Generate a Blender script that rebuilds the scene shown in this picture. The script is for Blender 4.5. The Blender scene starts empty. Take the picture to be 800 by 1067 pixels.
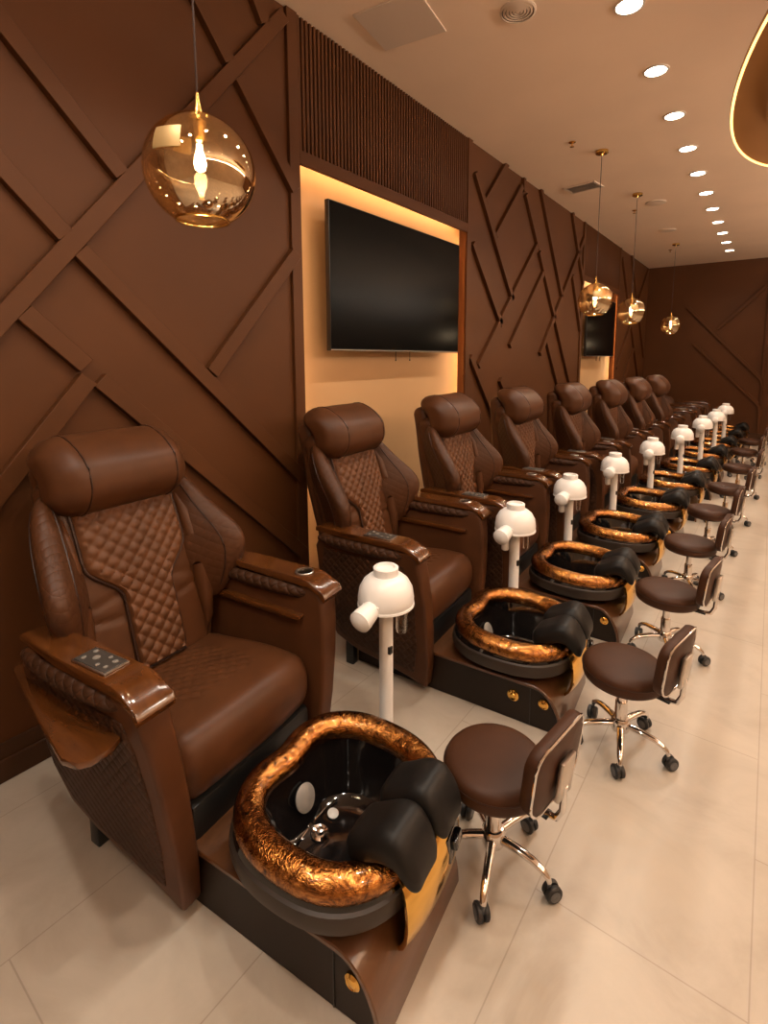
import bpy, bmesh, math, random
from mathutils import Vector, Matrix
random.seed(4)
PI = math.pi
S = bpy.context.scene
COL = S.collection
sin, cos = math.sin, math.cos

# ------------------------------------------------------------------ materials
def mat(name, base=(0.5, 0.5, 0.5), rough=0.5, metal=0.0, spec=0.5, coat=0.0, emit=None, estr=0.0):
    m = bpy.data.materials.new(name); m.use_nodes = True
    b = m.node_tree.nodes['Principled BSDF']
    b.inputs['Base Color'].default_value = (*base, 1)
    b.inputs['Roughness'].default_value = rough
    b.inputs['Metallic'].default_value = metal
    b.inputs['Specular IOR Level'].default_value = spec
    b.inputs['Coat Weight'].default_value = coat
    b.inputs['Coat Roughness'].default_value = 0.08
    if emit:
        b.inputs['Emission Color'].default_value = (*emit, 1)
        b.inputs['Emission Strength'].default_value = estr
    return m

class NT:
    def __init__(s, m): s.t = m.node_tree; s.b = s.t.nodes['Principled BSDF']
    def n(s, typ, **kw):
        x = s.t.nodes.new(typ)
        for k, v in kw.items():
            if k in ('operation', 'blend_type', 'data_type', 'noise_dimensions', 'feature', 'wave_type', 'bands_direction', 'offset', 'distance'):
                setattr(x, k, v)
        return x
    def l(s, a, b): s.t.links.new(a, b)
    def math(s, op, a, b=None, c=None):
        x = s.t.nodes.new('ShaderNodeMath'); x.operation = op
        for i, v in enumerate((a, b, c)):
            if v is None: continue
            if hasattr(v, 'links'): s.l(v, x.inputs[i])
            else: x.inputs[i].default_value = v
        return x.outputs[0]
    def coords(s):
        return s.t.nodes.new('ShaderNodeTexCoord').outputs['Object']
    def noise(s, vec, scale, detail=3.0, rough=0.5, dist=0.0):
        x = s.t.nodes.new('ShaderNodeTexNoise')
        x.inputs['Scale'].default_value = scale; x.inputs['Detail'].default_value = detail
        x.inputs['Roughness'].default_value = rough; x.inputs['Distortion'].default_value = dist
        s.l(vec, x.inputs['Vector']); return x.outputs['Fac']
    def ramp(s, fac, stops):
        x = s.t.nodes.new('ShaderNodeValToRGB'); e = x.color_ramp.elements
        while len(e) < len(stops): e.new(0.5)
        for i, (p, c) in enumerate(stops):
            e[i].position = p; e[i].color = (*c, 1)
        s.l(fac, x.inputs['Fac']); return x.outputs['Color']
    def bump(s, h, strength=0.3, dist=0.01, norm=None):
        x = s.t.nodes.new('ShaderNodeBump'); x.inputs['Strength'].default_value = strength
        x.inputs['Distance'].default_value = dist; s.l(h, x.inputs['Height'])
        s.l(x.outputs['Normal'], s.b.inputs['Normal']); return x
    def scale(s, vec, v):
        x = s.t.nodes.new('ShaderNodeMapping'); x.inputs['Scale'].default_value = v
        s.l(vec, x.inputs['Vector']); return x.outputs['Vector']

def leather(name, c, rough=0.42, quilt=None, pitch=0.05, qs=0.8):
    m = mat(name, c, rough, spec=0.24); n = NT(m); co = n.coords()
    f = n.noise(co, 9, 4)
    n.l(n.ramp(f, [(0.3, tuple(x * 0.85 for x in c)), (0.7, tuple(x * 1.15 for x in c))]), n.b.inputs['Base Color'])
    g = n.noise(co, 420, 2)
    h = n.math('MULTIPLY', g, 0.06)
    if quilt:
        sp = n.n('ShaderNodeSeparateXYZ'); n.l(co, sp.inputs[0])
        a, b = sp.outputs[quilt[0]], sp.outputs[quilt[1]]
        s1 = n.math('ABSOLUTE', n.math('SINE', n.math('MULTIPLY', n.math('ADD', a, b), PI / pitch)))
        s2 = n.math('ABSOLUTE', n.math('SINE', n.math('MULTIPLY', n.math('SUBTRACT', a, b), PI / pitch)))
        q = n.math('POWER', n.math('MULTIPLY', s1, s2), 0.45)
        h = n.math('ADD', h, q)
        n.bump(h, qs, 0.006)
    else:
        n.bump(h, 0.25, 0.004)
    return m

BR = (0.070, 0.0255, 0.0095)
M = {}
M['leather'] = leather('brown_leather', BR)
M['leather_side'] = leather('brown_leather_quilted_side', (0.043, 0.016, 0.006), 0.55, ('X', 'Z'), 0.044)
M['leather_wing'] = leather('brown_leather_quilted_wing', tuple(x * 0.85 for x in BR), 0.45, ('X', 'Z'), 0.042, 0.22)
M['leather_top'] = leather('brown_leather_quilted_seat', BR, 0.42, ('X', 'Y'), 0.05)
M['leather_panel'] = leather('brown_leather_back_panel', (0.092, 0.035, 0.0135), 0.45)
M['piping'] = leather('dark_piping', (0.03, 0.013, 0.008), 0.4)
M['pad_black'] = leather('black_vinyl', (0.0075, 0.0065, 0.006), 0.45)
M['stool'] = leather('stool_leather', (0.046, 0.0165, 0.0065), 0.5)

def wood(name, c1, c2, sc, rough=0.16):
    m = mat(name, c1, rough, spec=0.5, coat=0.6); n = NT(m); co = n.coords()
    v = n.scale(co, sc)
    f = n.noise(v, 6, 6, 0.6, 1.2)
    n.l(n.ramp(f, [(0.25, c1), (0.5, tuple((a + b) / 2 for a, b in zip(c1, c2))), (0.75, c2)]), n.b.inputs['Base Color'])
    return m
M['wood'] = wood('polished_walnut', (0.050, 0.015, 0.004), (0.115, 0.038, 0.0085), (0.8, 4, 4))
M['deck_wood'] = wood('satin_walnut_deck', (0.048, 0.017, 0.006), (0.12, 0.048, 0.018), (2, 0.6, 2), 0.28)
M['body_dark'] = mat('dark_brown_lacquer', (0.012, 0.0065, 0.004), 0.45, spec=0.3)
M['black'] = mat('black_plastic', (0.008, 0.008, 0.008), 0.4)
M['black_gloss'] = mat('black_glass_bowl', (0.006, 0.005, 0.005), 0.07, coat=0.5)
M['bronze_dark'] = mat('dark_bronze_lip', (0.022, 0.013, 0.008), 0.5)
M['chrome'] = mat('chrome', (0.75, 0.72, 0.70), 0.09, 1.0)
M['steel'] = mat('brushed_steel', (0.55, 0.5, 0.45), 0.3, 1.0)
M['gold'] = mat('polished_gold', (0.83, 0.50, 0.13), 0.14, 1.0)
M['brass'] = mat('brass', (0.7, 0.43, 0.13), 0.22, 1.0)
M['white'] = mat('white_plastic', (0.86, 0.84, 0.82), 0.28)
M['grey_disc'] = mat('grey_steel_disc', (0.35, 0.33, 0.32), 0.25, 0.7)
M['jet'] = mat('pale_jet_plastic', (0.55, 0.52, 0.49), 0.3)
M['jet_grey'] = mat('grey_jet_cover', (0.20, 0.185, 0.17), 0.35)
M['tab'] = mat('satin_brass_tab', (0.50, 0.33, 0.14), 0.42, 0.5)
M['rubber'] = mat('black_rubber', (0.012, 0.012, 0.013), 0.5)
M['grey_plastic'] = mat('grey_hub_plastic', (0.10, 0.10, 0.105), 0.4)
M['display'] = mat('grey_control_panel', (0.045, 0.04, 0.036), 0.3)
M['key'] = mat('grey_keys', (0.20, 0.18, 0.16), 0.35)
M['screen'] = mat('tv_black_glass', (0.0015, 0.0015, 0.0015), 0.22, spec=0.05)
M['led'] = mat('warm_led_strip', (0.8, 0.6, 0.3), 0.5, emit=(1.0, 0.585, 0.265), estr=52.0)
M['led_soft'] = mat('chandelier_led', (0.8, 0.6, 0.3), 0.5, emit=(1.0, 0.50, 0.15), estr=3.6)
M['lamp'] = mat('downlight_lens', (1, 1, 1), 0.5, emit=(1.0, 0.87, 0.72), estr=16.0)
M['bulb'] = mat('filament_bulb', (1, 0.9, 0.7), 0.3, emit=(1.0, 0.80, 0.52), estr=30.0)
M['trimwhite'] = mat('white_trim_ring', (0.6, 0.5, 0.42), 0.5)
M['vent_dark'] = mat('dark_vent_cavity', (0.08, 0.065, 0.055), 0.6)
M['ceil_grey'] = mat('ceiling_fitting_paint', (0.68, 0.54, 0.43), 0.6)
M['hatch'] = mat('ceiling_hatch_paint', (0.66, 0.53, 0.43), 0.6)
M['bronze_shell'] = mat('bronze_chandelier_shell', (0.34, 0.165, 0.05), 0.4, 0.35)

# copper swirl rim
m = mat('copper_swirl_glaze', (0.7, 0.4, 0.13), 0.22, 1.0); n = NT(m); co = n.coords()
f1 = n.noise(co, 15, 4, 0.6, 3.0)
w = n.noise(n.scale(co, (1, 1, 2.4)), 46, 2, 0.5, 2.6)
n.l(n.ramp(f1, [(0.30, (0.012, 0.006, 0.003)), (0.42, (0.22, 0.078, 0.016)), (0.56, (0.44, 0.18, 0.040)), (0.75, (0.70, 0.36, 0.105))]), n.b.inputs['Base Color'])
n.bump(n.math('ADD', w, n.math('MULTIPLY', f1, 0.4)), 0.36, 0.007)
n.b.inputs['Coat Weight'].default_value = 0.5
M['rim'] = m

# painted wall
def paint(name, c, rough=0.55, var=0.10):
    m = mat(name, c, rough, spec=0.22); n = NT(m); co = n.coords()
    f = n.noise(co, 1.6, 3)
    n.l(n.ramp(f, [(0.3, tuple(x * (1 - var) for x in c)), (0.7, tuple(x * (1 + var) for x in c))]), n.b.inputs['Base Color'])
    n.bump(n.noise(co, 160, 2), 0.06, 0.003)
    return m
WALL = (0.074, 0.0248, 0.0064)
M['wall'] = paint('chocolate_wall_paint', WALL)
M['wall_pale'] = paint('beige_wall_paint', (0.52, 0.40, 0.29))  # pale tone given to the unseen walls to bounce light into the room
M['ceiling'] = paint('warm_beige_ceiling_paint', (0.86, 0.66, 0.505), 0.7, 0.03)
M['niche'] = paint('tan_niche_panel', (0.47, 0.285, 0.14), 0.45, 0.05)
M['base'] = paint('dark_skirting_paint', (0.05, 0.021, 0.009), 0.4)

# floor tiles
m = mat('beige_porcelain_tiles', (0.5, 0.36, 0.25), 0.36); n = NT(m); co = n.coords()
mp = n.n('ShaderNodeMapping'); n.l(co, mp.inputs['Vector'])
mp.inputs['Rotation'].default_value = (0, 0, PI / 2)
# rotated: tex.x = -y..., tex.y = x
mp.inputs['Location'].default_value = (2.35, -2.33, 0)
br = n.n('ShaderNodeTexBrick'); n.l(mp.outputs['Vector'], br.inputs['Vector'])
br.offset = 0.5; br.squash = 1.0
br.inputs['Scale'].default_value = 1.0; br.inputs['Brick Width'].default_value = 1.01
br.inputs['Row Height'].default_value = 0.535; br.inputs['Mortar Size'].default_value = 0.002
br.inputs['Mortar Smooth'].default_value = 0.1; br.inputs['Bias'].default_value = 0.0
br.inputs['Color1'].default_value = (0.452, 0.392, 0.325, 1); br.inputs['Color2'].default_value = (0.466, 0.405, 0.337, 1)
br.inputs['Mortar'].default_value = (0.35, 0.295, 0.24, 1)
f = n.noise(co, 2.3, 6, 0.62, 0.9)
mx = n.n('ShaderNodeMix', data_type='RGBA', blend_type='MULTIPLY'); mx.inputs['Factor'].default_value = 1.0
n.l(br.outputs['Color'], mx.inputs['A'])
n.l(n.ramp(f, [(0.28, (0.80, 0.78, 0.75)), (0.5, (0.97, 0.965, 0.96)), (0.72, (1.08, 1.08, 1.07))]), mx.inputs['B'])
n.l(mx.outputs['Result'], n.b.inputs['Base Color'])
n.l(n.math('ADD', 0.30, n.math('MULTIPLY', f, 0.18)), n.b.inputs['Roughness'])
M['floor'] = m

# amber ombre glass globe: thin shell, mirror-gilded towards the bottom
m = bpy.data.materials.new('amber_ombre_glass'); m.use_nodes = True
t = m.node_tree; t.nodes.clear()
out = t.nodes.new('ShaderNodeOutputMaterial')
tr = t.nodes.new('ShaderNodeBsdfTransparent'); tr.inputs['Color'].default_value = (0.965, 0.915, 0.83, 1)
gl = t.nodes.new('ShaderNodeBsdfGlossy'); gl.inputs['Color'].default_value = (0.97, 0.83, 0.60, 1); gl.inputs['Roughness'].default_value = 0.02
tc = t.nodes.new('ShaderNodeTexCoord'); sx = t.nodes.new('ShaderNodeSeparateXYZ'); t.links.new(tc.outputs['Object'], sx.inputs[0])
mr = t.nodes.new('ShaderNodeMapRange'); mr.inputs['From Min'].default_value = 0.03; mr.inputs['From Max'].default_value = -0.10
mr.inputs['To Min'].default_value = 0.08; mr.inputs['To Max'].default_value = 0.42
t.links.new(sx.outputs['Z'], mr.inputs['Value'])
lw = t.nodes.new('ShaderNodeLayerWeight'); lw.inputs['Blend'].default_value = 0.35
mm = t.nodes.new('ShaderNodeMath'); mm.operation = 'MULTIPLY_ADD'; mm.inputs[1].default_value = 0.45; mm.use_clamp = True
t.links.new(lw.outputs['Facing'], mm.inputs[0]); t.links.new(mr.outputs['Result'], mm.inputs[2])
mix = t.nodes.new('ShaderNodeMixShader')
t.links.new(mm.outputs[0], mix.inputs['Fac']); t.links.new(tr.outputs[0], mix.inputs[1]); t.links.new(gl.outputs[0], mix.inputs[2])
t.links.new(mix.outputs[0], out.inputs['Surface'])
M['globe'] = m
m = bpy.data.materials.new('clear_jar_glass'); m.use_nodes = True
t = m.node_tree; t.nodes.clear()
out = t.nodes.new('ShaderNodeOutputMaterial')
tr = t.nodes.new('ShaderNodeBsdfTransparent'); tr.inputs['Color'].default_value = (0.9, 0.87, 0.82, 1)
gl = t.nodes.new('ShaderNodeBsdfGlossy'); gl.inputs['Roughness'].default_value = 0.03
lw = t.nodes.new('ShaderNodeLayerWeight'); lw.inputs['Blend'].default_value = 0.4
mix = t.nodes.new('ShaderNodeMixShader')
t.links.new(lw.outputs['Facing'], mix.inputs['Fac']); t.links.new(tr.outputs[0], mix.inputs[1]); t.links.new(gl.outputs[0], mix.inputs[2])
t.links.new(mix.outputs[0], out.inputs['Surface'])
M['jar'] = m

# ------------------------------------------------------------------ mesh building
class MB:
    def __init__(s): s.v = []; s.f = []
    def add(s, vs, fs, fn=None):
        o = len(s.v)
        s.v += [tuple(fn(Vector(p))) if fn else tuple(p) for p in vs]
        s.f += [tuple(i + o for i in f) for f in fs]
        return s
    def grid(s, rows, cu=False, cv=False, cap=False, fn=None):
        nr, nc = len(rows), len(rows[0]); vs = [p for r in rows for p in r]; fs = []
        for i in range(nr if cu else nr - 1):
            for j in range(nc if cv else nc - 1):
                a, b = i, (i + 1) % nr; c, d = j, (j + 1) % nc
                fs.append((a * nc + c, a * nc + d, b * nc + d, b * nc + c))
        if cap:
            fs.append(tuple(range(nc - 1, -1, -1))); fs.append(tuple((nr - 1) * nc + j for j in range(nc)))
        return s.add(vs, fs, fn)
    def lathe(s, prof, n=24, c=(0, 0, 0), axis=None, closed=False):
        rows = [[(r * cos(2 * PI * k / n), r * sin(2 * PI * k / n), z) for k in range(n)] for r, z in prof]
        R = Vector((0, 0, 1)).rotation_difference(Vector(axis).normalized()).to_matrix() if axis else Matrix.Identity(3)
        C = Vector(c)
        return s.grid(rows, cu=closed, cv=True, cap=not closed, fn=lambda p: R @ p + C)
    def tube(s, path, r, n=10, closed=False, flat=1.0):
        P = [Vector(p) for p in path]; k = len(P); rows = []
        up = Vector((0, 0, 1))
        for i, p in enumerate(P):
            a = P[(i - 1) % k] if (closed or i > 0) else p
            b = P[(i + 1) % k] if (closed or i < k - 1) else p
            t = (b - a).normalized()
            x = t.cross(up)
            if x.length < 1e-3: x = t.cross(Vector((0, 1, 0)))
            x.normalize(); y = x.cross(t).normalized()
            rr = r[i] if isinstance(r, (list, tuple)) else r
            rows.append([p + x * rr * cos(2 * PI * j / n) + y * rr * flat * sin(2 * PI * j / n) for j in range(n)])
        return s.grid(rows, cu=closed, cv=True, cap=not closed)
    def bm(s, b, fn=None):
        b.verts.ensure_lookup_table(); b.verts.index_update()
        s.add([v.co.copy() for v in b.verts], [tuple(v.index for v in f.verts) for f in b.faces], fn); b.free(); return s
    def box(s, c, d, bev=0.0, seg=2, fn=None):
        b = bmesh.new(); bmesh.ops.create_cube(b, size=1)
        for v in b.verts: v.co = Vector((v.co.x * d[0] + c[0], v.co.y * d[1] + c[1], v.co.z * d[2] + c[2]))
        if bev: bmesh.ops.bevel(b, geom=b.edges[:], offset=bev, segments=seg, profile=0.5, affect='EDGES')
        return s.bm(b, fn)
    def prism(s, poly, c0, c1, plane='xz', bev=0.0, seg=2, fn=None):
        b = bmesh.new()
        def P(a, q, c): return {'xz': (a, c, q), 'xy': (a, q, c), 'yz': (c, a, q)}[plane]
        A = [b.verts.new(P(a, q, c0)) for a, q in poly]; B = [b.verts.new(P(a, q, c1)) for a, q in poly]
        k = len(poly)
        b.faces.new(A); b.faces.new(B[::-1])
        for i in range(k): b.faces.new((A[i], A[(i + 1) % k], B[(i + 1) % k], B[i]))
        bmesh.ops.recalc_face_normals(b, faces=b.faces[:])
        if bev:
            ed = [e for e in b.edges if len(e.link_faces) == 2 and e.calc_face_angle(0) > 0.6]
            bmesh.ops.bevel(b, geom=ed, offset=bev, segments=seg, profile=0.5, affect='EDGES', clamp_overlap=True)
        return s.bm(b, fn)
    def rbox(s, c, d, r, ni=(6, 6, 6), kc=4, fn=None):
        """dense rounded box; fn deforms each point given in the box's own frame (then it is shifted to c)"""
        h = [x / 2 for x in d]; ax = []
        for a in range(3):
            rr = min(r, h[a] * 0.999); inn = h[a] - rr
            corner = [math.tan(PI / 4 * (i / kc)) * rr for i in range(1, kc + 1)]
            mid = [-inn + 2 * inn * i / ni[a] for i in range(ni[a] + 1)]
            ax.append([-inn - x for x in corner[::-1]] + mid + [inn + x for x in corner])
        ids = {}; vs = []; fs = []
        rr = min([r] + [x * 0.999 for x in h])
        def vid(i, j, k):
            key = (i, j, k)
            if key not in ids:
                p = Vector((ax[0][i], ax[1][j], ax[2][k]))
                q = Vector([max(-(h[a] - rr), min(h[a] - rr, p[a])) for a in range(3)])
                dlt = p - q
                if dlt.length > 1e-9: p = q + dlt.normalized() * rr
                if fn: p = fn(p)
                ids[key] = len(vs); vs.append(Vector(c) + p)
            return ids[key]
        N = [len(x) - 1 for x in ax]
        for a in range(3):
            u, w = [(1, 2), (0, 2), (0, 1)][a]
            for side in (0, N[a]):
                for i in range(N[u]):
                    for j in range(N[w]):
                        q = []
                        for di, dj in ((0, 0), (1, 0), (1, 1), (0, 1)):
                            idx = [0, 0, 0]; idx[a] = side; idx[u] = i + di; idx[w] = j + dj; q.append(vid(*idx))
                        fs.append(tuple(q))
        return s.add(vs, fs)
    def build(s, name, material, parent=None, sharp=38, loc=None):
        me = bpy.data.meshes.new(name); me.from_pydata(s.v, [], s.f)
        b = bmesh.new(); b.from_mesh(me)
        bmesh.ops.remove_doubles(b, verts=b.verts[:], dist=1e-6)
        bmesh.ops.recalc_face_normals(b, faces=b.faces[:]); b.to_mesh(me); b.free()
        me.polygons.foreach_set('use_smooth', [True] * len(me.polygons))
        me.set_sharp_from_angle(angle=math.radians(sharp))
        me.materials.append(material)
        o = bpy.data.objects.new(name, me); COL.objects.link(o)
        if parent: o.parent = parent
        if loc: o.location = loc
        return o

def cut(o, poly, z0, z1):
    """cut a vertical opening through mesh object o"""
    c = MB().prism(poly, z0, z1, 'xy').build('opening', o.data.materials[0])
    md = o.modifiers.new('opening', 'BOOLEAN'); md.operation = 'DIFFERENCE'; md.solver = 'EXACT'; md.object = c
    dg = bpy.context.evaluated_depsgraph_get(); dg.update()
    me = bpy.data.meshes.new_from_object(o.evaluated_get(dg))
    o.modifiers.clear(); o.data = me; bpy.data.objects.remove(c)
    me.polygons.foreach_set('use_smooth', [True] * len(me.polygons)); me.set_sharp_from_angle(angle=math.radians(38))

def tag(o, label, cat, group=None):
    o['label'] = label; o['category'] = cat
    if group: o['group'] = group
    return o
def thing(name, label, cat, loc=(0, 0, 0), rz=0.0, group=None):
    o = bpy.data.objects.new(name, None); COL.objects.link(o); o.empty_display_size = 0.1
    o.location = loc; o.rotation_euler = (0, 0, rz)
    return tag(o, label, cat, group)
def struct(o): o['kind'] = 'structure'; return o
def tree_copy(o, parent=None, skip=()):
    c = o.copy(); COL.objects.link(c)
    if parent: c.parent = parent
    for ch in list(o.children):
        if ch.name.split('.')[0] in skip: continue
        tree_copy(ch, c, skip)
    return c

# ------------------------------------------------------------------ room
H = 3.47; XR = 5.4; YF = -2.6; YB = 12.03
NICHES = [(2.12, 4.08), (7.5, 9.5)]; NZ0, NZ1 = 0.16, 2.69; ND = 0.10
o = MB().box(((XR) / 2, (YF + YB) / 2, -0.05), (XR + 0.6, YB - YF + 0.4, 0.1)).build('floor', M['floor']); struct(o)
o = MB().box(((XR) / 2, (YF + YB) / 2, H + 0.05), (XR + 0.6, YB - YF + 0.4, 0.1)).build('ceiling', M['ceiling']); struct(o)
b = MB()
CV = 0.070                      # hidden cavity behind the niche frame that holds the LED strips
ys = [YF] + [v + dv for nn in NICHES for v, dv in zip(nn, (-CV, CV))] + [YB]
for i in range(0, len(ys), 2):
    b.box((-0.09, (ys[i] + ys[i + 1]) / 2, H / 2), (0.18, ys[i + 1] - ys[i], H))
for y0, y1 in NICHES:
    b.box((-0.09, (y0 + y1) / 2, (NZ1 + CV + H) / 2), (0.18, y1 - y0 + 2 * CV, H - NZ1 - CV))
    b.box((-0.09, (y0 + y1) / 2, NZ0 / 2), (0.18, y1 - y0 + 2 * CV, NZ0))
struct(b.build('wall_left', M['wall']))
struct(MB().box((XR / 2, YB + 0.08, H / 2), (XR + 0.4, 0.16, H)).build('wall_back', M['wall']))
struct(MB().box((XR + 0.08, (YF + YB) / 2, H / 2), (0.16, YB - YF, H)).build('wall_right', M['wall_pale']))
struct(MB().box((XR / 2, YF - 0.08, H / 2), (XR + 0.4, 0.16, H)).build('wall_front', M['wall_pale']))
# skirting, two steps
b = MB()
for i in range(0, len(ys), 2):
    b.box((0.007, (ys[i] + ys[i + 1]) / 2, 0.075), (0.014, ys[i + 1] - ys[i], 0.15), 0.002, 1)
    b.box((0.012, (ys[i] + ys[i + 1]) / 2, 0.045), (0.024, ys[i + 1] - ys[i], 0.09), 0.003, 1)
struct(b.build('baseboard_left', M['base']))
struct(MB().box((XR / 2, YB - 0.01, 0.07), (XR, 0.02, 0.14), 0.003, 1).build('baseboard_back', M['base']))

# raised lattice boards on the walls: each strip is a quad in the wall's own plane
TD = 0.036
ntr = [0]
def strips(quads, axis='x', at=0.0, d=TD):
    """each quad: list of 2-D corners on the wall plane"""
    for q in quads:
        b = MB()
        if axis == 'x': b.prism(q, at - 0.002, at + d, 'yz', 0.002, 1)
        else: b.prism(q, at + 0.002, at - d, 'xz', 0.002, 1)
        ntr[0] += 1
        struct(b.build('trim_%d' % ntr[0], M['wall']))
def band(p, q, w, side=0):
    """straight strip from p to q with width w; side=0 centred, +1 to the left of p->q, -1 to the right"""
    p, q = Vector(p), Vector(q); t = (q - p).normalized(); nn = Vector((-t.y, t.x))
    a = nn * w * (0.5 if side == 0 else (1.0 if side > 0 else 0.0)); c = nn * w * (-0.5 if side == 0 else (0.0 if side > 0 else -1.0))
    return [tuple(p + c), tuple(q + c), tuple(q + a), tuple(p + a)]
W7 = 0.07
LQ = [band((0.1, 1.117), (1.995, 3.43), W7, -1),
      band((0.2, 3.265), (1.088, 2.33), W7, 1), band((-0.1, 3.08), (0.857, 2.044), W7, 1),
      band((0.908, 1.996), (2.05, 0.865), W7, 1),
      band((0.7, 1.743), (0.897, 1.544), W7, 1), band((0.945, 1.486), (2.05, 0.39), W7, 1),
      band((0.25, 0.745), (0.9, 1.54), W7, -1), band((1.467, 1.551), (2.045, 2.215), W7, -1),
      band((1.29, 3.437), (1.64, 3.005), W7, 1), band((1.694, 2.956), (2.05, 2.512), W7, 1),
      band((1.775, 3.44), (1.865, 3.288), W7, 1),
      band((-1.6, 2.2), (-0.5, 3.43), W7, -1), band((-1.4, 1.6), (-0.1, 0.2), W7, 1), band((-2.4, 0.6), (-0.2, 3.0), W7, -1)]
strips(LQ)
RQ = [band((4.186, 3.2), (5.054, 2.18), 0.06, 1),
      band((4.439, 3.004), (4.879, 3.46), 0.06, 1), band((4.665, 2.742), (5.255, 3.345), 0.06, 1),
      band((5.255, 3.46), (5.258, 3.33), 0.05, 1),
      band((5.32, 3.296), (5.73, 2.81), 0.06, 1), band((5.755, 2.78), (7.041, 1.213), 0.06, 1),
      band((4.352, 1.5), (5.71, 2.825), 0.06, 1), band((5.054, 1.699), (5.931, 2.558), 0.06, 1),
      band((5.735, 3.46), (6.576, 2.358), 0.06, 1), band((5.923, 1.623), (7.45, 3.235), 0.06, 1),
      band((6.853, 3.45), (7.441, 2.611), 0.06, 1), band((6.957, 2.672), (7.4, 1.97), 0.06, 1),
      band((4.162, 2.597), (4.797, 1.909), 0.06, 1), band((4.15, 1.595), (4.8, 0.85), 0.06, 1),
      band((4.798, 1.364), (5.5, 0.6), 0.06, 1), band((6.071, 1.805), (6.9, 0.8), 0.06, 1),
      band((9.62, 3.3), (11.9, 0.6), 0.06, 1), band((9.62, 1.4), (11.9, 3.4), 0.06, 1),
      band((10.3, 3.45), (11.9, 1.6), 0.06, 1), band((9.62, 0.6), (10.9, 1.75), 0.06, 1)]
strips(RQ)
BQ = [band((0.75, 2.60), (2.09, 1.15), 0.06, 1), band((0.90, 1.87), (2.09, 0.66), 0.06, 1),
      band((1.343, 2.148), (2.09, 2.94), 0.06, 1), band((2.12, 0.15), (2.12, 3.46), 0.05, 0),
      band((2.15, 2.9), (4.4, 0.5), 0.06, 1), band((2.15, 0.9), (4.6, 3.4), 0.06, 1), band((3.3, 3.4), (5.3, 1.2), 0.06, 1)]
strips(BQ, 'y', YB)


# niche panels, LED strips, slats above
for k, (y0, y1) in enumerate(NICHES):
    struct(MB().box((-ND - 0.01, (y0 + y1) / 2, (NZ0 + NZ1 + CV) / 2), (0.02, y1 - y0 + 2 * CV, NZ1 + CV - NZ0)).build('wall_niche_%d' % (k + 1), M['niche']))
    for c, d in (((-0.009, y0 - 0.060, (NZ0 + NZ1) / 2), (0.006, 0.012, NZ1 - NZ0 - 0.04)),
                 ((-0.009, y1 + 0.062, (NZ0 + NZ1) / 2), (0.006, 0.012, NZ1 - NZ0 - 0.04)),
                 ((-0.009, (y0 + y1) / 2, NZ1 + 0.060), (0.006, y1 - y0 - 0.04, 0.012))):
        ntr[0] += 1; struct(MB().box(c, d).build('trim_%d' % ntr[0], M['led']))
    # frame around the niche and ribbed panel above
    b = MB()
    for yy in (y0 - 0.0375, y1 + 0.0375): b.box((0.010, yy, H / 2), (0.024, 0.075, H), 0.002, 1)
    b.box((0.010, (y0 + y1) / 2, NZ1 + 0.0375), (0.024, y1 - y0, 0.075), 0.002, 1)
    ntr[0] += 1; struct(b.build('trim_%d' % ntr[0], M['wall']))
    b = MB(); ns = 62; dy = (y1 - y0) / ns
    for i in range(ns):
        b.box((0.003, y0 + (i + 0.5) * dy, (NZ1 + 0.07 + H) / 2), (0.02, dy * 0.55, H - NZ1 - 0.07), 0.002, 1)
    ntr[0] += 1; struct(b.build('trim_%d' % ntr[0], M['wall']))

# ------------------------------------------------------------------ televisions
def tv(loc, label, w, h):
    t = thing('television', label, 'television', loc, 0, 'wall televisions')
    MB().box((0.0, 0, 0), (0.035, w, h), 0.005).build('housing', M['black'], t)
    MB().box((0.0185, 0, 0.004), (0.003, w - 0.014, h - 0.022)).build('screen', M['screen'], t)
    MB().box((0.0195, 0, -h / 2 + 0.006), (0.004, w - 0.01, 0.004)).build('bezel_strip', M['steel'], t)
    b = MB().box((-0.065, 0, 0), (0.10, 0.5, 0.3), 0.004)
    b.build('wall_bracket', M['black'], t)
    c = MB()
    for yy in (-0.05, 0.13):
        c.tube([(-0.03, yy, -h / 2 + 0.02), (-0.03, yy, -h / 2 - 0.055)], 0.003, 6)
        c.lathe([(0.001, -0.008), (0.006, 0), (0.001, 0.008)], 8, (-0.03, yy, -h / 2 - 0.06))
    c.build('bracket_cord', M['black'], t)
    return t
tv((0.045, 3.085, 2.092), 'large black wall television in the nearer lit niche above second chair', 1.57, 0.895)
tv((0.045, 8.37, 2.07), 'black television in the far lit niche behind the globe pendants', 1.57, 0.895)

# ------------------------------------------------------------------ pedicure massage chair
PIV = 0.9                       # the chair turns about a point 0.9 m in front of its rear datum
HINGE = (0.475 - PIV, 0.0, 0.42)
def quilt(a, b, p):
    s, q = (a + b) / p, (a - b) / p
    return (abs(sin(PI * s)) * abs(sin(PI * q))) ** 0.5
def smooth(e0, e1, x):
    t = max(0.0, min(1.0, (x - e0) / (e1 - e0))); return t * t * (3 - 2 * t)
def arm_flare(sd):
    def f(p):
        k = max(0.0, min(1.0, p.z / 0.75))
        return Vector((p.x - PIV, sd * (p.y * (0.64 + 0.36 * k) + 0.248 + 0.078 * k), p.z))
    return f
ARM = [(0.992, 0.03), (1.012, 0.16), (1.020, 0.32), (1.019, 0.48), (1.010, 0.60), (0.995, 0.69), (0.965, 0.735), (0.45, 0.735),
       (0.40, 0.66), (0.40, 0.45), (0.41, 0.28), (0.47, 0.16), (0.60, 0.11), (0.78, 0.085), (0.90, 0.06)]

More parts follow.
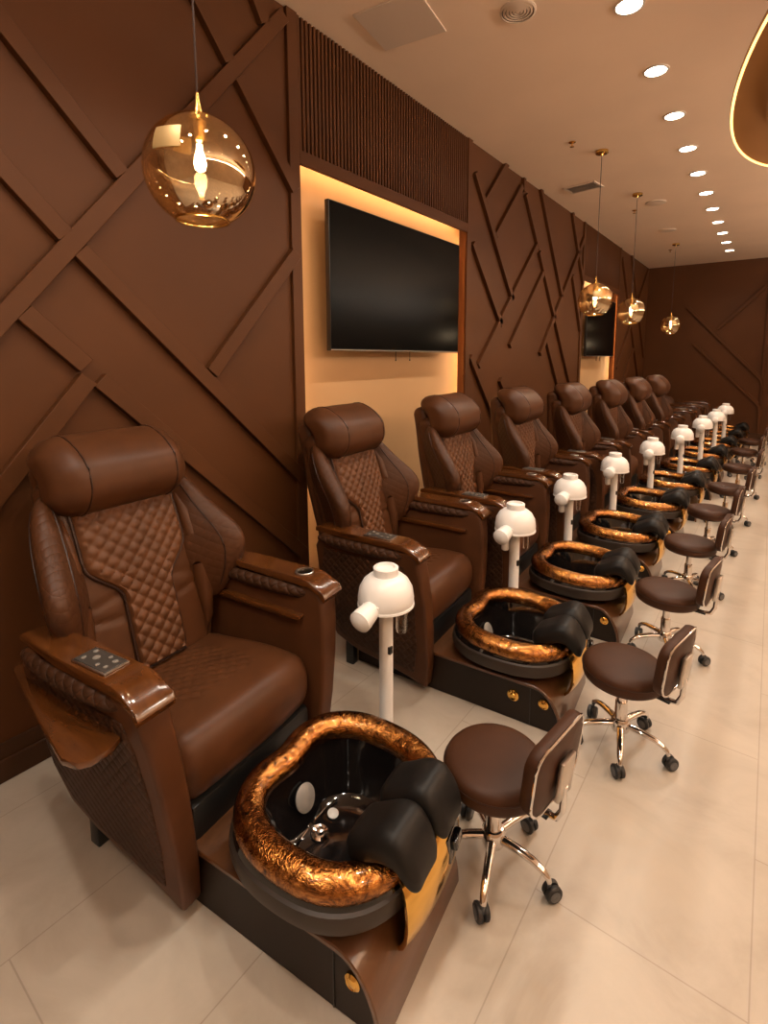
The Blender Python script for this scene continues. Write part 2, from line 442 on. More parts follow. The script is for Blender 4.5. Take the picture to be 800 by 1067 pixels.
def make_chair():
    t = thing('pedicure_chair', 'x', 'pedicure chair')
    L = lambda p: Vector((p.x - PIV, p.y, p.z))
    # ---- pedestal
    prof = [(0.55, 0.0), (0.55, 0.185)] + [(1.49, 0.185)] + [(1.49 + 0.115 * sin(a), 0.185 - 0.185 * (1 - cos(a))) for a in [PI / 2 * i / 7 for i in range(1, 8)]]
    pdo = MB().prism(prof, -0.255, 0.170, 'xz', 0.004, 1, L); pdo = pdo.build('pedestal', M['body_dark'], t)
    outer = [(0.60, 0.186), (1.49, 0.186)] + [(1.49 + 0.117 * sin(a), 0.186 - 0.186 * (1 - cos(a))) for a in [PI / 2 * i / 9 for i in range(1, 10)]]
    inner = [(1.49 + 0.132 * sin(a), 0.202 - 0.202 * (1 - cos(a))) for a in [PI / 2 * i / 9 for i in range(9, 0, -1)]] + [(1.49, 0.202), (0.60, 0.202)]
    dko = MB().prism(outer + inner, -0.270, 0.185, 'xz', 0.003, 1, L).build('deck', M['deck_wood'], t)
    kb = MB().lathe([(0.022, 0), (0.022, 0.008), (0.016, 0.012), (0.013, 0.010), (0.009, 0.013)], 20, (1.535 - PIV, -0.2555, 0.125), (0, -1, 0))
    kb.build('knob', M['gold'], t)
    MB().lathe([(0.026, 0), (0.026, 0.006), (0.019, 0.010), (0.012, 0.007), (0.008, 0.012)], 20, (1.40 - PIV, -0.2555, 0.118), (0, -1, 0)).build('round_valve', M['gold'], t)
    MB().box((1.475 - PIV, -0.256, 0.09), (0.004, 0.004, 0.17)).build('panel_joint', M['black'], t)
    # ---- seat carcass
    MB().box((0.70 - PIV, 0, 0.235), (0.56, 0.52, 0.15), 0.02).build('seat_carcass', M['black'], t)
    # ---- arms
    for sd in (-1, 1):
        a = MB().prism(ARM, 0.0, 0.098, 'xz', 0.016, 3, arm_flare(sd)).build('arm_panel', M['leather'], t)
        q = [(0.935, 0.10), (0.960, 0.25), (0.965, 0.42), (0.950, 0.58), (0.92, 0.66), (0.46, 0.66), (0.43, 0.55), (0.43, 0.30), (0.50, 0.19), (0.62, 0.145), (0.80, 0.12)]
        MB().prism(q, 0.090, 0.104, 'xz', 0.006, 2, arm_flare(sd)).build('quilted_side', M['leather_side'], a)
        # wooden console top with a front that rolls down
        pr = [(0.405, 0.737), (0.405, 0.757), (0.43, 0.765), (0.905, 0.765), (0.940, 0.759), (1.005, 0.727), (1.016, 0.706), (1.010, 0.690), (0.990, 0.712), (0.940, 0.737)]
        def cf(p):
            k = smooth(0.40, 0.62, p.x); w = 0.66 + 0.34 * k
            return Vector((p.x - PIV, sd * (0.371 + (p.y) * w), p.z))
        b = MB()
        P = [p for p in pr]
        rows = []
        for v in [-0.054, -0.051, -0.03, 0.0, 0.03, 0.051, 0.054]:
            sh = 0.004 if abs(v) > 0.052 else 0.0
            rows.append([cf(Vector((x, v, z - (sh if z > 0.735 else 0)))) for x, z in P])
        # more length-wise samples for the taper
        b2 = MB(); dense = []
        for (x0, z0), (x1, z1) in zip(P, P[1:] + P[:1]):
            kk = 7 if abs(x1 - x0) > 0.2 else 1
            for i in range(kk): dense.append((x0 + (x1 - x0) * i / kk, z0 + (z1 - z0) * i / kk))
        rows = [[cf(Vector((x, v, z - (0.005 if (abs(v) > 0.052 and z > 0.74) else 0)))) for x, z in dense] for v in [-0.054, -0.051, -0.03, 0.0, 0.03, 0.051, 0.054]]
        con = b2.grid(rows, cv=True, cap=True).build('armrest_console', M['wood'], t)
        # quilted roll tucked under the console, outer side and inner side
        for sgn, nm in ((1, 'outer'), (-1, 'inner')):
            path = [(0.43, 0), (0.50, 0.006), (0.62, 0.009), (0.76, 0.009), (0.88, 0.004), (0.93, -0.006)]
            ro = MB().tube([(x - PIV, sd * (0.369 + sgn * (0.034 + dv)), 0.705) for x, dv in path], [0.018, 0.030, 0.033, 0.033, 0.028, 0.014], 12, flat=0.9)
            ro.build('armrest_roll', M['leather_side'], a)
        rl = [(x, z) for x, z in ((0.46, 0.605), (0.90, 0.605), (0.915, 0.612), (0.915, 0.626), (0.46, 0.632))]
        MB().prism(rl, -0.30, -0.345, 'xz', 0.005, 2, lambda p: Vector((p.x - PIV, sd * (-p.y - 0.012), p.z))).build('wood_rail', M['wood'], a)
        if sd < 0:
            # control panel
            R = Matrix.Rotation(0.04, 3, 'Z'); C = Vector((0.775 - PIV, -0.373, 0.765))
            fn = lambda p: R @ p + C
            cp = MB().box((0, 0, 0.003), (0.150, 0.074, 0.006), 0.003, 2, fn).build('control_panel', M['steel'], con)
            g = MB().box((0, 0, 0.0065), (0.140, 0.064, 0.003), 0.001, 1, fn)
            g.build('keypad', M['display'], con)
            for kx, ky, kr in ((-0.048, 0.018, 0.007), (-0.048, -0.016, 0.007), (-0.016, 0.0, 0.010), (0.018, 0.019, 0.006), (0.018, -0.019, 0.006), (0.048, 0.012, 0.008), (0.048, -0.016, 0.006)):
                MB().lathe([(kr, 0), (kr, 0.002), (kr * 0.7, 0.003)], 14, fn(Vector((kx, ky, 0.0078)))).build('key', M['key'], con)
        else:
            c = (0.875 - PIV, 0.371, 0.765)
            MB().lathe([(0.030, 0.0), (0.036, 0.0), (0.037, 0.004), (0.034, 0.006), (0.030, 0.005), (0.029, -0.020), (0.002, -0.021)], 28, c).build('cup_holder', M['steel'], con)
    # ---- seat cushion
    def sf(p):
        u = p.x + 0.70                          # 0.42 .. 0.98
        top = max(0.0, min(1.0, (p.z + 0.085) / 0.17))
        z = p.z
        z += top * (-0.03 + 0.045 * smooth(0.42, 0.85, u))
        z += (1 - top) * (-0.03) * smooth(0.75, 1.0, u)
        z += top * 0.014 * (1 - (abs(p.y) / 0.29) ** 2.5)
        x = p.x + 0.035 * smooth(0.0, 1.0, 1 - top) * smooth(0.85, 1.0, u) * 0 + 0.02 * (1 - (p.y / 0.29) ** 2) * smooth(0.8, 0.98, u)
        if top > 0.9 and abs(p.y) < 0.155 and 0.45 < u < 0.85:
            e = smooth(0.155, 0.14, abs(p.y)) * smooth(0.45, 0.47, u) * smooth(0.85, 0.83, u)
            z += 0.006 * (quilt(u, p.y, 0.052) - 0.6) * e
        return Vector((x, p.y, z))
    MB().rbox((0.70 - PIV, 0, 0.405), (0.56, 0.585, 0.17), 0.075, (62, 62, 3), 5, sf).build('seat', M['leather'], t)
    # ---- back group, built in the hinge frame: x forward, z up along the back
    def part(b, name, m, par=None):
        if par: return b.build(name, m, par)
        return b.build(name, m, t, loc=HINGE)
    # shell behind
    def shf(p):
        z = p.z + 0.44
        w = 1.0 - 0.10 * smooth(0.5, 0.8, z) - 0.10 * smooth(0.25, 0.0, z)
        return Vector((p.x, p.y * w, p.z))
    shell = part(MB().rbox((-0.095, 0, 0.44), (0.12, 0.48, 0.88), 0.05, (2, 8, 14), 4, shf), 'back_shell', M['leather'])
    # cushion
    def bf(p):
        z = p.z + 0.40
        w = 1.0 - 0.02 * smooth(0.5, 0.8, z)
        x = p.x + (0.03 * (1 - (p.y / 0.25) ** 2) + 0.022 * sin(PI * min(1, max(0, z / 0.8)))) * (1 if p.x > 0 else 0)
        if p.x > 0 and abs(p.y) > 0.10:       # soft creases in the flanks
            x -= 0.007 * math.exp(-((z - 0.27 - 0.12 * (abs(p.y) - 0.17)) / 0.012) ** 2)
            x -= 0.005 * math.exp(-((z - 0.33 + 0.20 * (abs(p.y) - 0.17)) / 0.012) ** 2)
        return Vector((x, p.y * w, p.z))
    part(MB().rbox((-0.045, 0, 0.40), (0.12, 0.50, 0.80), 0.05, (2, 26, 60), 4, bf), 'backrest', M['leather'])
    # quilted T shaped panel
    def hw(z): return 0.094 + 0.102 * smooth(0.33, 0.47, z)
    rows = []; border = []
    NZ, NV = 124, 62
    def face(v, z): return 0.018 + 0.03 * (1 - (v / 0.25) ** 2) + 0.022 * sin(PI * min(1, z / 0.8))
    z0, z1 = 0.055, 0.70
    for i in range(NZ + 1):
        z = z0 + (z1 - z0) * i / NZ; r = []; h = hw(z)
        for j in range(NV + 1):
            s = -1 + 2 * j / NV
            v = s * h
            ed = min(1 - abs(s), (z - z0) / 0.1, (z1 - z) / 0.1)
            lift = 0.026 * (min(1.0, ed / 0.10)) ** 0.5
            r.append((face(v, z) - 0.004 + lift + 0.010 * (quilt(z, v, 0.054) - 0.7) * smooth(0.0, 0.12, ed), v, z))
        rows.append(r)
    pan = part(MB().grid(rows), 'quilted_panel', M['leather_panel'])
    path = []
    for i in range(0, NZ + 1, 4): z = z0 + (z1 - z0) * i / NZ; path.append((face(hw(z), z) + 0.004, hw(z), z))
    for i in range(NZ, -1, -4): z = z0 + (z1 - z0) * i / NZ; path.append((face(hw(z), z) + 0.004, -hw(z), z))
    part(MB().tube(path, 0.006, 8, True), 'piping', M['piping'], pan)
    # lower quilted strip below the panel
    # headrest bolster
    def hf(p):
        x, z = p.x, p.z
        k = 1 - 0.10 * smooth(0.17, 0.25, abs(p.y))
        x += 0.018 * (1 - (p.y / 0.25) ** 2)
        x += 0.03 * sin(PI * (z + 0.15) / 0.30) - 0.05 * smooth(-0.02, 0.13, z)
        return Vector((x * k, p.y, z * k))
    hd = part(MB().rbox((0.035, 0, 0.795), (0.21, 0.515, 0.295), 0.085, (4, 20, 6), 5, hf), 'headrest', M['leather'])
    for sy in (-0.165, 0.165):
        sm = MB()
        ring = []
        for i in range(28):
            a = 2 * PI * i / 28
            d = Vector((0.105 * cos(a), 0, 0.1475 * sin(a)))
            q = Vector((max(-0.02, min(0.02, d.x)), 0, max(-0.0625, min(0.0625, d.z)))); e = d - q
            p = q + e.normalized() * 0.0855
            p = hf(Vector((p.x, sy, p.z))); ring.append((p.x + 0.035, p.y, p.z + 0.795))
        sm.tube(ring, 0.0035, 6, True)
        part(sm, 'seam', M['piping'], hd)
    # ear shaped side wings, flared outwards
    for sd in (-1, 1):
        rows = []; NS, NK = 26, 24
        ring_edge = []
        for i in range(NS + 1):
            s = i / NS; z = 0.185 + 0.56 * s
            e = max(0.02, (1 - abs(2 * s - 1) ** 2.6)) ** 0.5
            ctr = 0.035 + 0.035 * math.exp(-((s - 0.36) / 0.3) ** 2) - 0.05 * s
            a = 0.165 * e * (0.66 + 0.50 * math.exp(-((s - 0.36) / 0.30) ** 2)); bt_ = 0.052 * e
            dx, dv = cos(0.62), sin(0.62)
            r = []
            for k in range(NK):
                th = 2 * PI * k / NK
                ca, sa = cos(th), sin(th)
                ca = math.copysign(abs(ca) ** 0.75, ca); sa = math.copysign(abs(sa) ** 0.75, sa)
                al, ac = a * ca, bt_ * sa
                x = ctr + al * dx - ac * dv; v = 0.273 + al * dv + ac * dx - 0.035 * s
                r.append((x, sd * v, z))
            rows.append(r)
        wg = part(MB().grid(rows, cv=True, cap=True), 'side_wing', M['leather_wing'])
        def edge(off):
            out = []
            for i in range(2, NS - 1):
                r0 = Vector(rows[i][0]); r1 = Vector(rows[i][off]); out.append(r1)
            return out
        part(MB().tube(edge(4), 0.0035, 6), 'wing_piping', M['piping'], wg)
        part(MB().tube(edge(NK - 4), 0.0035, 6), 'wing_piping', M['piping'], wg)
        # narrow inner bolster between wing and cushion
        part(MB().tube([(0.0, sd * 0.235, 0.06), (0.025, sd * 0.238, 0.12), (0.045, sd * 0.24, 0.22), (0.055, sd * 0.24, 0.34), (0.055, sd * 0.24, 0.46), (0.045, sd * 0.236, 0.56), (0.02, sd * 0.23, 0.64), (-0.01, sd * 0.225, 0.70)], [0.006, 0.022, 0.031, 0.035, 0.035, 0.031, 0.022, 0.006], 14), 'inner_bolster', M['leather'])
    # ---- foot bowl
    BC = Vector((1.328 - PIV, -0.008, 0))
    def outline(th, add=0.0):
        n = 2.5; a, bb = 0.240 + add, 0.250 + add
        c, s_ = cos(th), sin(th)
        r = (abs(c / a) ** n + abs(s_ / bb) ** n) ** (-1 / n)
        dth = math.atan2(sin(th - PI), cos(th - PI))
        r -= 0.030 * math.exp(-(dth / 0.38) ** 2)            # dent towards the seat
        return r * c, r * s_
    NB = 72
    bowl = MB()
    prof = [(-0.16, 0.107), (-0.10, 0.110), (-0.078, 0.122), (-0.062, 0.16), (-0.048, 0.21), (-0.034, 0.26), (-0.02, 0.30)]
    rows = [[(BC.x + outline(2 * PI * k / NB, d)[0] * 1.0, BC.y + outline(2 * PI * k / NB, d)[1], z + 0.03) for k in range(NB)] for d, z in prof]
    outp = [(0.03, 0.325), (0.046, 0.30), (0.048, 0.275), (0.040, 0.25), (0.020, 0.22), (0.0, 0.202)]
    rows += [[(BC.x + outline(2 * PI * k / NB, d)[0], BC.y + outline(2 * PI * k / NB, d)[1], z) for k in range(NB)] for d, z in outp]
    bmb = MB().grid(rows, cv=True); bmb.f.append(tuple(range(NB)))
    bw = bmb.build('foot_bowl', M['black_gloss'], t)
    op = [(BC.x + outline(2 * PI * k / NB, -0.025)[0], BC.y + outline(2 * PI * k / NB, -0.025)[1]) for k in range(NB)]
    cut(pdo, op, 0.10, 0.32); cut(dko, op, 0.10, 0.32)
    # lip below the rim
    lip = [(0.040, 0.300), (0.054, 0.292), (0.057, 0.268), (0.050, 0.240), (0.042, 0.240), (0.040, 0.27)]
    rows = [[(BC.x + outline(2 * PI * k / NB, d)[0], BC.y + outline(2 * PI * k / NB, d)[1], z) for k in range(NB)] for d, z in lip]
    MB().grid(rows, cu=True, cv=True).build('bowl_lip', M['bronze_dark'], bw)
    path = []
    for k in range(NB):
        th = 2 * PI * k / NB; x, y = outline(th, 0.003)
        z = 0.330 + 0.012 * max(0, -cos(th)) - 0.012 * max(0, cos(th))
        path.append((BC.x + x, BC.y + y, z))
    MB().tube(path, 0.045, 20, True, 0.9).build('bowl_rim', M['rim'], bw)
    # jets, heel pad and drain
    MB().lathe([(0.038, 0), (0.040, 0.006), (0.034, 0.010), (0.002, 0.012)], 28, (1.178 - PIV, -0.008, 0.235), (0.92, 0.0, 0.40)).build('jet_cover', M['jet_grey'], bw)
    MB().lathe([(0.026, 0), (0.028, 0.006), (0.022, 0.011), (0.014, 0.009), (0.010, 0.016), (0.002, 0.018)], 28, (1.236 - PIV, -0.008, 0.139), (0.15, 0, 1)).build('drain', M['chrome'], bw)
    for sy in (-0.105, 0.075):
        MB().lathe([(0.017, 0), (0.018, 0.005), (0.012, 0.008), (0.001, 0.009)], 18, (1.232 - PIV, -0.01 + sy, 0.141), (0.2, 0, 1)).build('jet', M['jet'], bw)
    MB().tube([(1.218 - PIV - 0.018 * cos(a * 1.5), -0.008 + 0.14 * sin(a), 0.146 + 0.01 * abs(sin(a))) for a in [-1 + i / 8 for i in range(17)]], 0.0028, 6).build('light_ring', M['chrome'], bw)
    # gold front apron: an outer shell around the front of the bowl
    th = [(-0.50 + 0.95 * i / 30) for i in range(31)]
    pf = [(0.044, 0.325), (0.064, 0.30), (0.074, 0.26), (0.076, 0.22), (0.070, 0.18), (0.055, 0.145), (0.035, 0.12)]
    pin = [(d - 0.012, z) for d, z in pf[::-1]]
    rows = []
    for a in th:
        rows.append([(BC.x + outline(a, d)[0] + 0.014, BC.y + outline(a, d)[1], z) for d, z in pf + pin])
    ap = MB().grid(rows, cv=True, cap=True).build('gold_apron', M['gold'], t)
    fx = BC.x + outline(0.25, 0.068)[0] + 0.014; fy = BC.y + outline(0.25, 0.068)[1]
    Rz = Matrix.Rotation(0.10, 3, 'Z'); Ry = Matrix.Rotation(-0.15, 3, 'Y')
    MB().box((0, 0, 0), (0.014, 0.090, 0.070), 0.006, 2, lambda p: Rz @ (Ry @ p) + Vector((fx, fy, 0.262))).box((0.012, 0, 0.006), (0.022, 0.052, 0.030), 0.006, 2, lambda p: Rz @ (Ry @ p) + Vector((fx, fy, 0.262))).build('tap_plate', M['black_gloss'], ap)
    # foot rests
    for v in (-0.104, 0.056):
        def ff(p):
            u = p.x / 0.115                        # -1 rear .. 1 front
            z = p.z + 0.020 * math.exp(-((u - 0.25) / 0.5) ** 2) - 0.055 * smooth(0.35, 1.1, u) - 0.035 * smooth(0.1, -1.0, u)
            w = 1 - 0.10 * smooth(0.2, 1.0, abs(u))
            return Vector((p.x, p.y * w - 0.0, z - 0.010 * (p.y / 0.085) ** 2))
        fr = MB().rbox((1.552 - PIV, v, 0.392), (0.215, 0.156, 0.085), 0.036, (14, 8, 2), 5, ff).build('foot_rest', M['pad_black'], t)
        MB().box((1.575 - PIV, v, 0.345), (0.06, 0.05, 0.06), 0.008).build('bracket', M['black'], fr)
    # rear leg
    for sd in (-1, 1):
        MB().box((0.53 - PIV, sd * 0.285, 0.07), (0.05, 0.04, 0.14), 0.006).build('rear_leg', M['black'], t)
    return t

UNITS = [  # y, dx, rotation, back lean, back slide
    (0.958, 0.00, 6.5, 17.5, 0.00), (2.20, 0.02, 4.5, 16.0, 0.00), (3.11, 0.05, 2.5, 11.0, 0.05), (4.02, 0.07, 2.0, 7.0, 0.10),
    (4.97, 0.10, 2.0, 4.0, 0.16), (5.88, 0.14, 1.0, 1.0, 0.21), (6.85, 0.18, 1.0, 0.0, 0.23), (7.90, 0.21, 0.0, 0.0, 0.25),
    (8.95, 0.26, 0.0, 52.0, 0.05), (9.95, 0.30, 0.0, 52.0, 0.05), (10.95, 0.34, 0.0, 52.0, 0.05)]
ULAB = ['brown quilted pedicure massage chair nearest the camera, wooden side tray folded out',
        'brown pedicure massage chair in front of left half of lit television niche',
        'brown pedicure massage chair in front of right edge of lit television niche',
        'brown pedicure massage chair below lattice wall, fourth from the camera',
        'brown pedicure massage chair standing just before the far lit niche, fifth from camera',
        'brown pedicure massage chair in front of the far lit niche, sixth from camera',
        'small distant brown pedicure chair just past far lit niche, seventh from camera',
        'farthest upright brown pedicure chair near the back wall, eighth from camera',
        'reclined pedicure chair just beyond the farthest upright one, ninth from camera',
        'reclined pedicure chair second from the back wall',
        'reclined pedicure chair right at the back wall end of row']
BACK = ('back_shell', 'backrest', 'quilted_panel', 'headrest', 'side_wing', 'inner_bolster')
TOP = BACK + ('seat_carcass', 'arm_panel', 'armrest_console', 'seat', 'rear_leg')
chair = make_chair()
# only the nearest chair has its manicure tray folded out
def place_unit(r, i):
    y, dx, rot, lean, sl = UNITS[i]
    r.location = (PIV + dx, y, 0); r.rotation_euler = (0, 0, math.radians(rot))
    r['label'] = ULAB[i]; r['category'] = 'pedicure chair'; r['group'] = 'pedicure massage chairs in a row along the wall'
    for ch in r.children:
        k = ch.name.split('.')[0]
        if k in BACK:
            ch.location = (HINGE[0] + sl, 0, HINGE[2]); ch.rotation_euler = (0, -math.radians(lean), 0)
copies = [chair] + [tree_copy(chair) for _ in UNITS[1:]]
for i, r in enumerate(copies): place_unit(r, i)
for ch in list(chair.children):                        # the nearest pedestal shows one knob only
    if ch.name.split('.')[0] == 'round_valve': bpy.data.objects.remove(ch)
TR = [(0.30, -0.36), (0.60, -0.39), (0.87, -0.385), (0.905, -0.40), (0.925, -0.44), (0.92, -0.49), (0.90, -0.515), (0.85, -0.525), (0.60, -0.47), (0.32, -0.40)]
MB().prism(TR, 0.595, 0.617, 'xy', 0.006, 2, lambda p: Vector((p.x - PIV, p.y, p.z))).build('side_tray', M['wood'], chair)

# ------------------------------------------------------------------ facial steamers
def make_steamer():
    t = thing('facial_steamer', 'x', 'steamer')
    MB().lathe([(0.128, 0.0), (0.128, 0.010), (0.115, 0.016), (0.03, 0.020)], 36).build('base_disc', M['grey_disc'], t)
    MB().lathe([(0.028, 0.016), (0.028, 0.60), (0.026, 0.61)], 24).build('pole', M['white'], t)
    MB().box((0.026, -0.008, 0.50), (0.014, 0.020, 0.032), 0.003).build('clip', M['black'], t)
    return t
def steamer_head(t, z):
    hd = MB().lathe([(0.03, -0.008), (0.085, -0.018), (0.104, -0.012), (0.110, 0.000), (0.1115, 0.020), (0.106, 0.058), (0.090, 0.088), (0.068, 0.106), (0.048, 0.112)], 40, (0, 0, 0)).build('steamer_head', M['white'], t, loc=(0, 0, z))
    MB().lathe([(0.049, 0.100), (0.050, 0.141), (0.046, 0.144), (0.038, 0.144), (0.036, 0.132), (0.012, 0.130), (0.001, 0.134)], 32).build('filler_collar', M['white'], hd)
    MB().lathe([(0.1045, -0.014), (0.1135, -0.009), (0.1125, -0.001), (0.109, -0.001)], 40, closed=True).build('bottom_ring', M['white'], hd)
    return hd
def nozzle(hd, az, droop):
    d = Vector((cos(az) * cos(droop), sin(az) * cos(droop), -sin(droop)))
    o = Vector((0, 0, 0.030)); R = Vector((0, 0, 1)).rotation_difference(d).to_matrix()
    b = MB().lathe([(0.026, 0.05), (0.032, 0.08), (0.038, 0.12), (0.043, 0.160), (0.043, 0.180), (0.036, 0.184), (0.020, 0.196), (0.002, 0.196)], 24, o, d)
    b.build('nozzle', M['white'], hd)
    sdv = Vector((-sin(az), cos(az), 0))
    MB().box((0, 0, 0), (0.014, 0.075, 0.045), 0.006, 2, lambda p: Matrix.Rotation(az, 3, 'Z') @ Matrix.Rotation(0.5, 3, 'Y') @ p + o + d * 0.098 + sdv * 0.0).build('nozzle_bracket', M['white'], hd)
st = make_steamer()
SP = [(1.09, 1.515, 0.655), (1.165, 2.60, 0.67), (1.175, 3.52, 0.662), (1.25, 4.46, 0.68), (1.37, 5.41, 0.70), (1.505, 6.37, 0.73), (1.60, 7.38, 0.75), (1.665, 8.42, 0.75), (1.71, 9.46, 0.76)]
SLAB = ['white facial steamer on a grey disc, closest to camera beside the first chair',
        'white facial steamer between second and third pedicure chairs, second from the camera',
        'white facial steamer third from the camera, beyond the third foot bowl',
        'white facial steamer fourth from the camera, between fourth and fifth chairs',
        'white facial steamer fifth from the camera, between fifth and sixth chairs',
        'small white facial steamer sixth from the camera', 'small white facial steamer seventh from the camera',
        'tiny white facial steamer second from the back wall', 'tiny white facial steamer farthest away near the back wall']
for i, (x, y, z) in enumerate(SP):
    r = st if i == 0 else tree_copy(st, skip=('steamer_head', 'nozzle', 'glass_jar', 'hand_tube'))
    z -= 0.012
    r.location = (x, y, 0); r['label'] = SLAB[i]; r['group'] = 'white facial steamers between the chairs'; r['category'] = 'steamer'
    for ch in r.children:
        if ch.name.split('.')[0] == 'pole': ch.scale = (1, 1, (z - 0.006) / 0.61)
        if ch.name.split('.')[0] == 'clip': ch.location = (0, 0, z - 0.655 - 0.04)
    hd = steamer_head(r, z)
    if i == 0:
        nozzle(hd, math.radians(274), 0.22)
        MB().lathe([(0.024, -0.005), (0.025, -0.105), (0.021, -0.122), (0.010, -0.127), (0.001, -0.127)], 20, (0.056, 0.03, 0)).build('glass_jar', M['jar'], hd)
    else:
        nozzle(hd, math.radians(268), 0.20)
        MB().lathe([(0.021, -0.010), (0.021, -0.125), (0.017, -0.130), (0.002, -0.130)], 18, (-0.046, -0.022, 0)).build('hand_tube', M['white'], hd)
        MB().lathe([(0.017, -0.004), (0.017, -0.105), (0.012, -0.112), (0.001, -0.112)], 14, (0.058, 0.02, 0)).build('glass_jar', M['jar'], hd)

# ------------------------------------------------------------------ stools
def make_stool():
    t = thing('stool', 'x', 'stool')
    sp = [(0.02, 0.305), (0.144, 0.305), (0.153, 0.312), (0.157, 0.325), (0.158, 0.345), (0.155, 0.362), (0.145, 0.374), (0.126, 0.380), (0.08, 0.384), (0.03, 0.385)]
    s = MB().lathe(sp, 48).build('seat', M['stool'], t)
    MB().tube([(0.1592 * cos(2 * PI * k / 40), 0.1592 * sin(2 * PI * k / 40), 0.350) for k in range(40)], 0.002, 6, True).build('seam', M['piping'], s)
    MB().lathe([(0.10, 0.290), (0.10, 0.306), (0.02, 0.306)], 24).box((0.10, 0.0, 0.297), (0.17, 0.035, 0.008), 0.002).build('seat_plate', M['black'], t)
    MB().lathe([(0.017, 0.12), (0.017, 0.29)], 20).lathe([(0.024, 0.085), (0.024, 0.20), (0.022, 0.205)], 24).build('gas_lift', M['chrome'], t)
    hub = MB().lathe([(0.034, 0.078), (0.036, 0.084), (0.036, 0.122), (0.030, 0.130), (0.02, 0.132)], 28).build('hub', M['chrome'], t)
    for k in range(5):
        a = math.radians(7 + 72 * k); d = Vector((cos(a), sin(a), 0)); sv = Vector((-sin(a), cos(a), 0))
        pts = [(0.025, 0.104, 0.015), (0.08, 0.103, 0.0145), (0.13, 0.097, 0.013), (0.160, 0.086, 0.012), (0.179, 0.072, 0.011), (0.184, 0.058, 0.009)]
        MB().tube([d * r + Vector((0, 0, z)) for r, z, w in pts], [w for r, z, w in pts], 12, flat=0.8).build('leg', M['chrome'], t)
        ca = a + 0.9 + 0.7 * k; cd = Vector((cos(ca), sin(ca), 0)); cs = Vector((-sin(ca), cos(ca), 0))
        C = d * 0.184 + cd * 0.010 + Vector((0, 0, 0.026))
        b = MB()
        for sg in (-1, 1):
            b.lathe([(0.010, 0.002), (0.024, 0.003), (0.026, 0.007), (0.026, 0.015), (0.022, 0.019), (0.014, 0.0195)], 22, C, cs * sg)
        cst = b.build('caster', M['rubber'], t)
        h = MB()
        for sg in (-1, 1): h.lathe([(0.016, 0.018), (0.016, 0.0205), (0.011, 0.0215), (0.004, 0.020)], 18, C, cs * sg)
        h.lathe([(0.006, 0.0), (0.006, 0.03)], 10, d * 0.184 + Vector((0, 0, 0.030)))
        h.build('caster_hub', M['grey_plastic'], cst)
    # backrest on the +x side
    def bk(p):
        x = p.x - 0.55 * p.y * p.y + 0.10 * p.z
        return Vector((x, p.y, p.z))
    OUT = []
    rr = 0.055; hw_, hh = 0.140, 0.105
    for cx, cz, a0 in ((hw_ - rr, hh - rr, 0), (-hw_ + rr, hh - rr, 90), (-hw_ + rr, -hh + rr, 180), (hw_ - rr, -hh + rr, 270)):
        for i in range(7):
            a = math.radians(a0 + 15 * i); OUT.append((cx + rr * cos(a), cz + rr * sin(a)))
    ctr = Vector((0.195, 0, 0.475))
    rows = []
    for dx, k in ((-0.022, 0.55), (-0.0225, 0.86), (-0.016, 0.97), (-0.004, 1.0), (0.008, 1.0), (0.018, 0.985), (0.021, 0.93), (0.0215, 0.55)):
        rows.append([bk(Vector((dx, y * k if k < 1 else y, z * (1 - (1 - k) * 1.25)))) + ctr for y, z in OUT])
    bkr = MB().grid(rows, cv=True, cap=True).build('backrest', M['stool'], t)
    MB().tube([bk(Vector((0.020, y * 0.985, z * 0.98))) + ctr for y, z in OUT], 0.0042, 8, True).build('chrome_edge', M['chrome'], bkr)
    MB().box((0, 0, 0), (0.016, 0.075, 0.125), 0.004, 2, lambda p: Vector((p.x + 0.10 * p.z + 0.031, p.y, p.z - 0.028)) + ctr).build('bracket_plate', M['steel'], bkr)
    MB().tube([(0.05, 0, 0.298), (0.17, 0, 0.298), (0.205, 0, 0.305), (0.222, 0, 0.34), (0.226, 0, 0.42)], [0.010, 0.010, 0.010, 0.010, 0.009], 10).build('back_bar', M['chrome'], t)
    return t
sto = make_stool()
STP = [(1.655, 1.336, -8), (1.86, 2.10, -12), (1.893, 2.955, -8), (1.895, 3.85, -5), (1.925, 4.79, -4), (1.985, 5.77, -6), (2.03, 6.94, -2), (2.03, 8.2, -4), (2.07, 9.3, -4)]
STL = ['brown round stool with chrome base, nearest the camera by the first foot bowl',
       'brown round pedicure stool in front of the second foot bowl, second from camera',
       'brown round pedicure stool third from the camera, backrest towards the aisle',
       'brown round pedicure stool fourth from the camera', 'brown round pedicure stool fifth from the camera',
       'small brown stool sixth from the camera along the aisle', 'small brown stool seventh from the camera along the aisle',
       'tiny brown stool second from the back wall', 'tiny brown stool farthest away by the back wall']
for i, (x, y, a) in enumerate(STP):
    r = sto if i == 0 else tree_copy(sto)
    r.location = (x, y, 0); r.rotation_euler = (0, 0, math.radians(a)); r['label'] = STL[i]; r['category'] = 'stool'
    r['group'] = 'rolling stools facing the foot bowls'

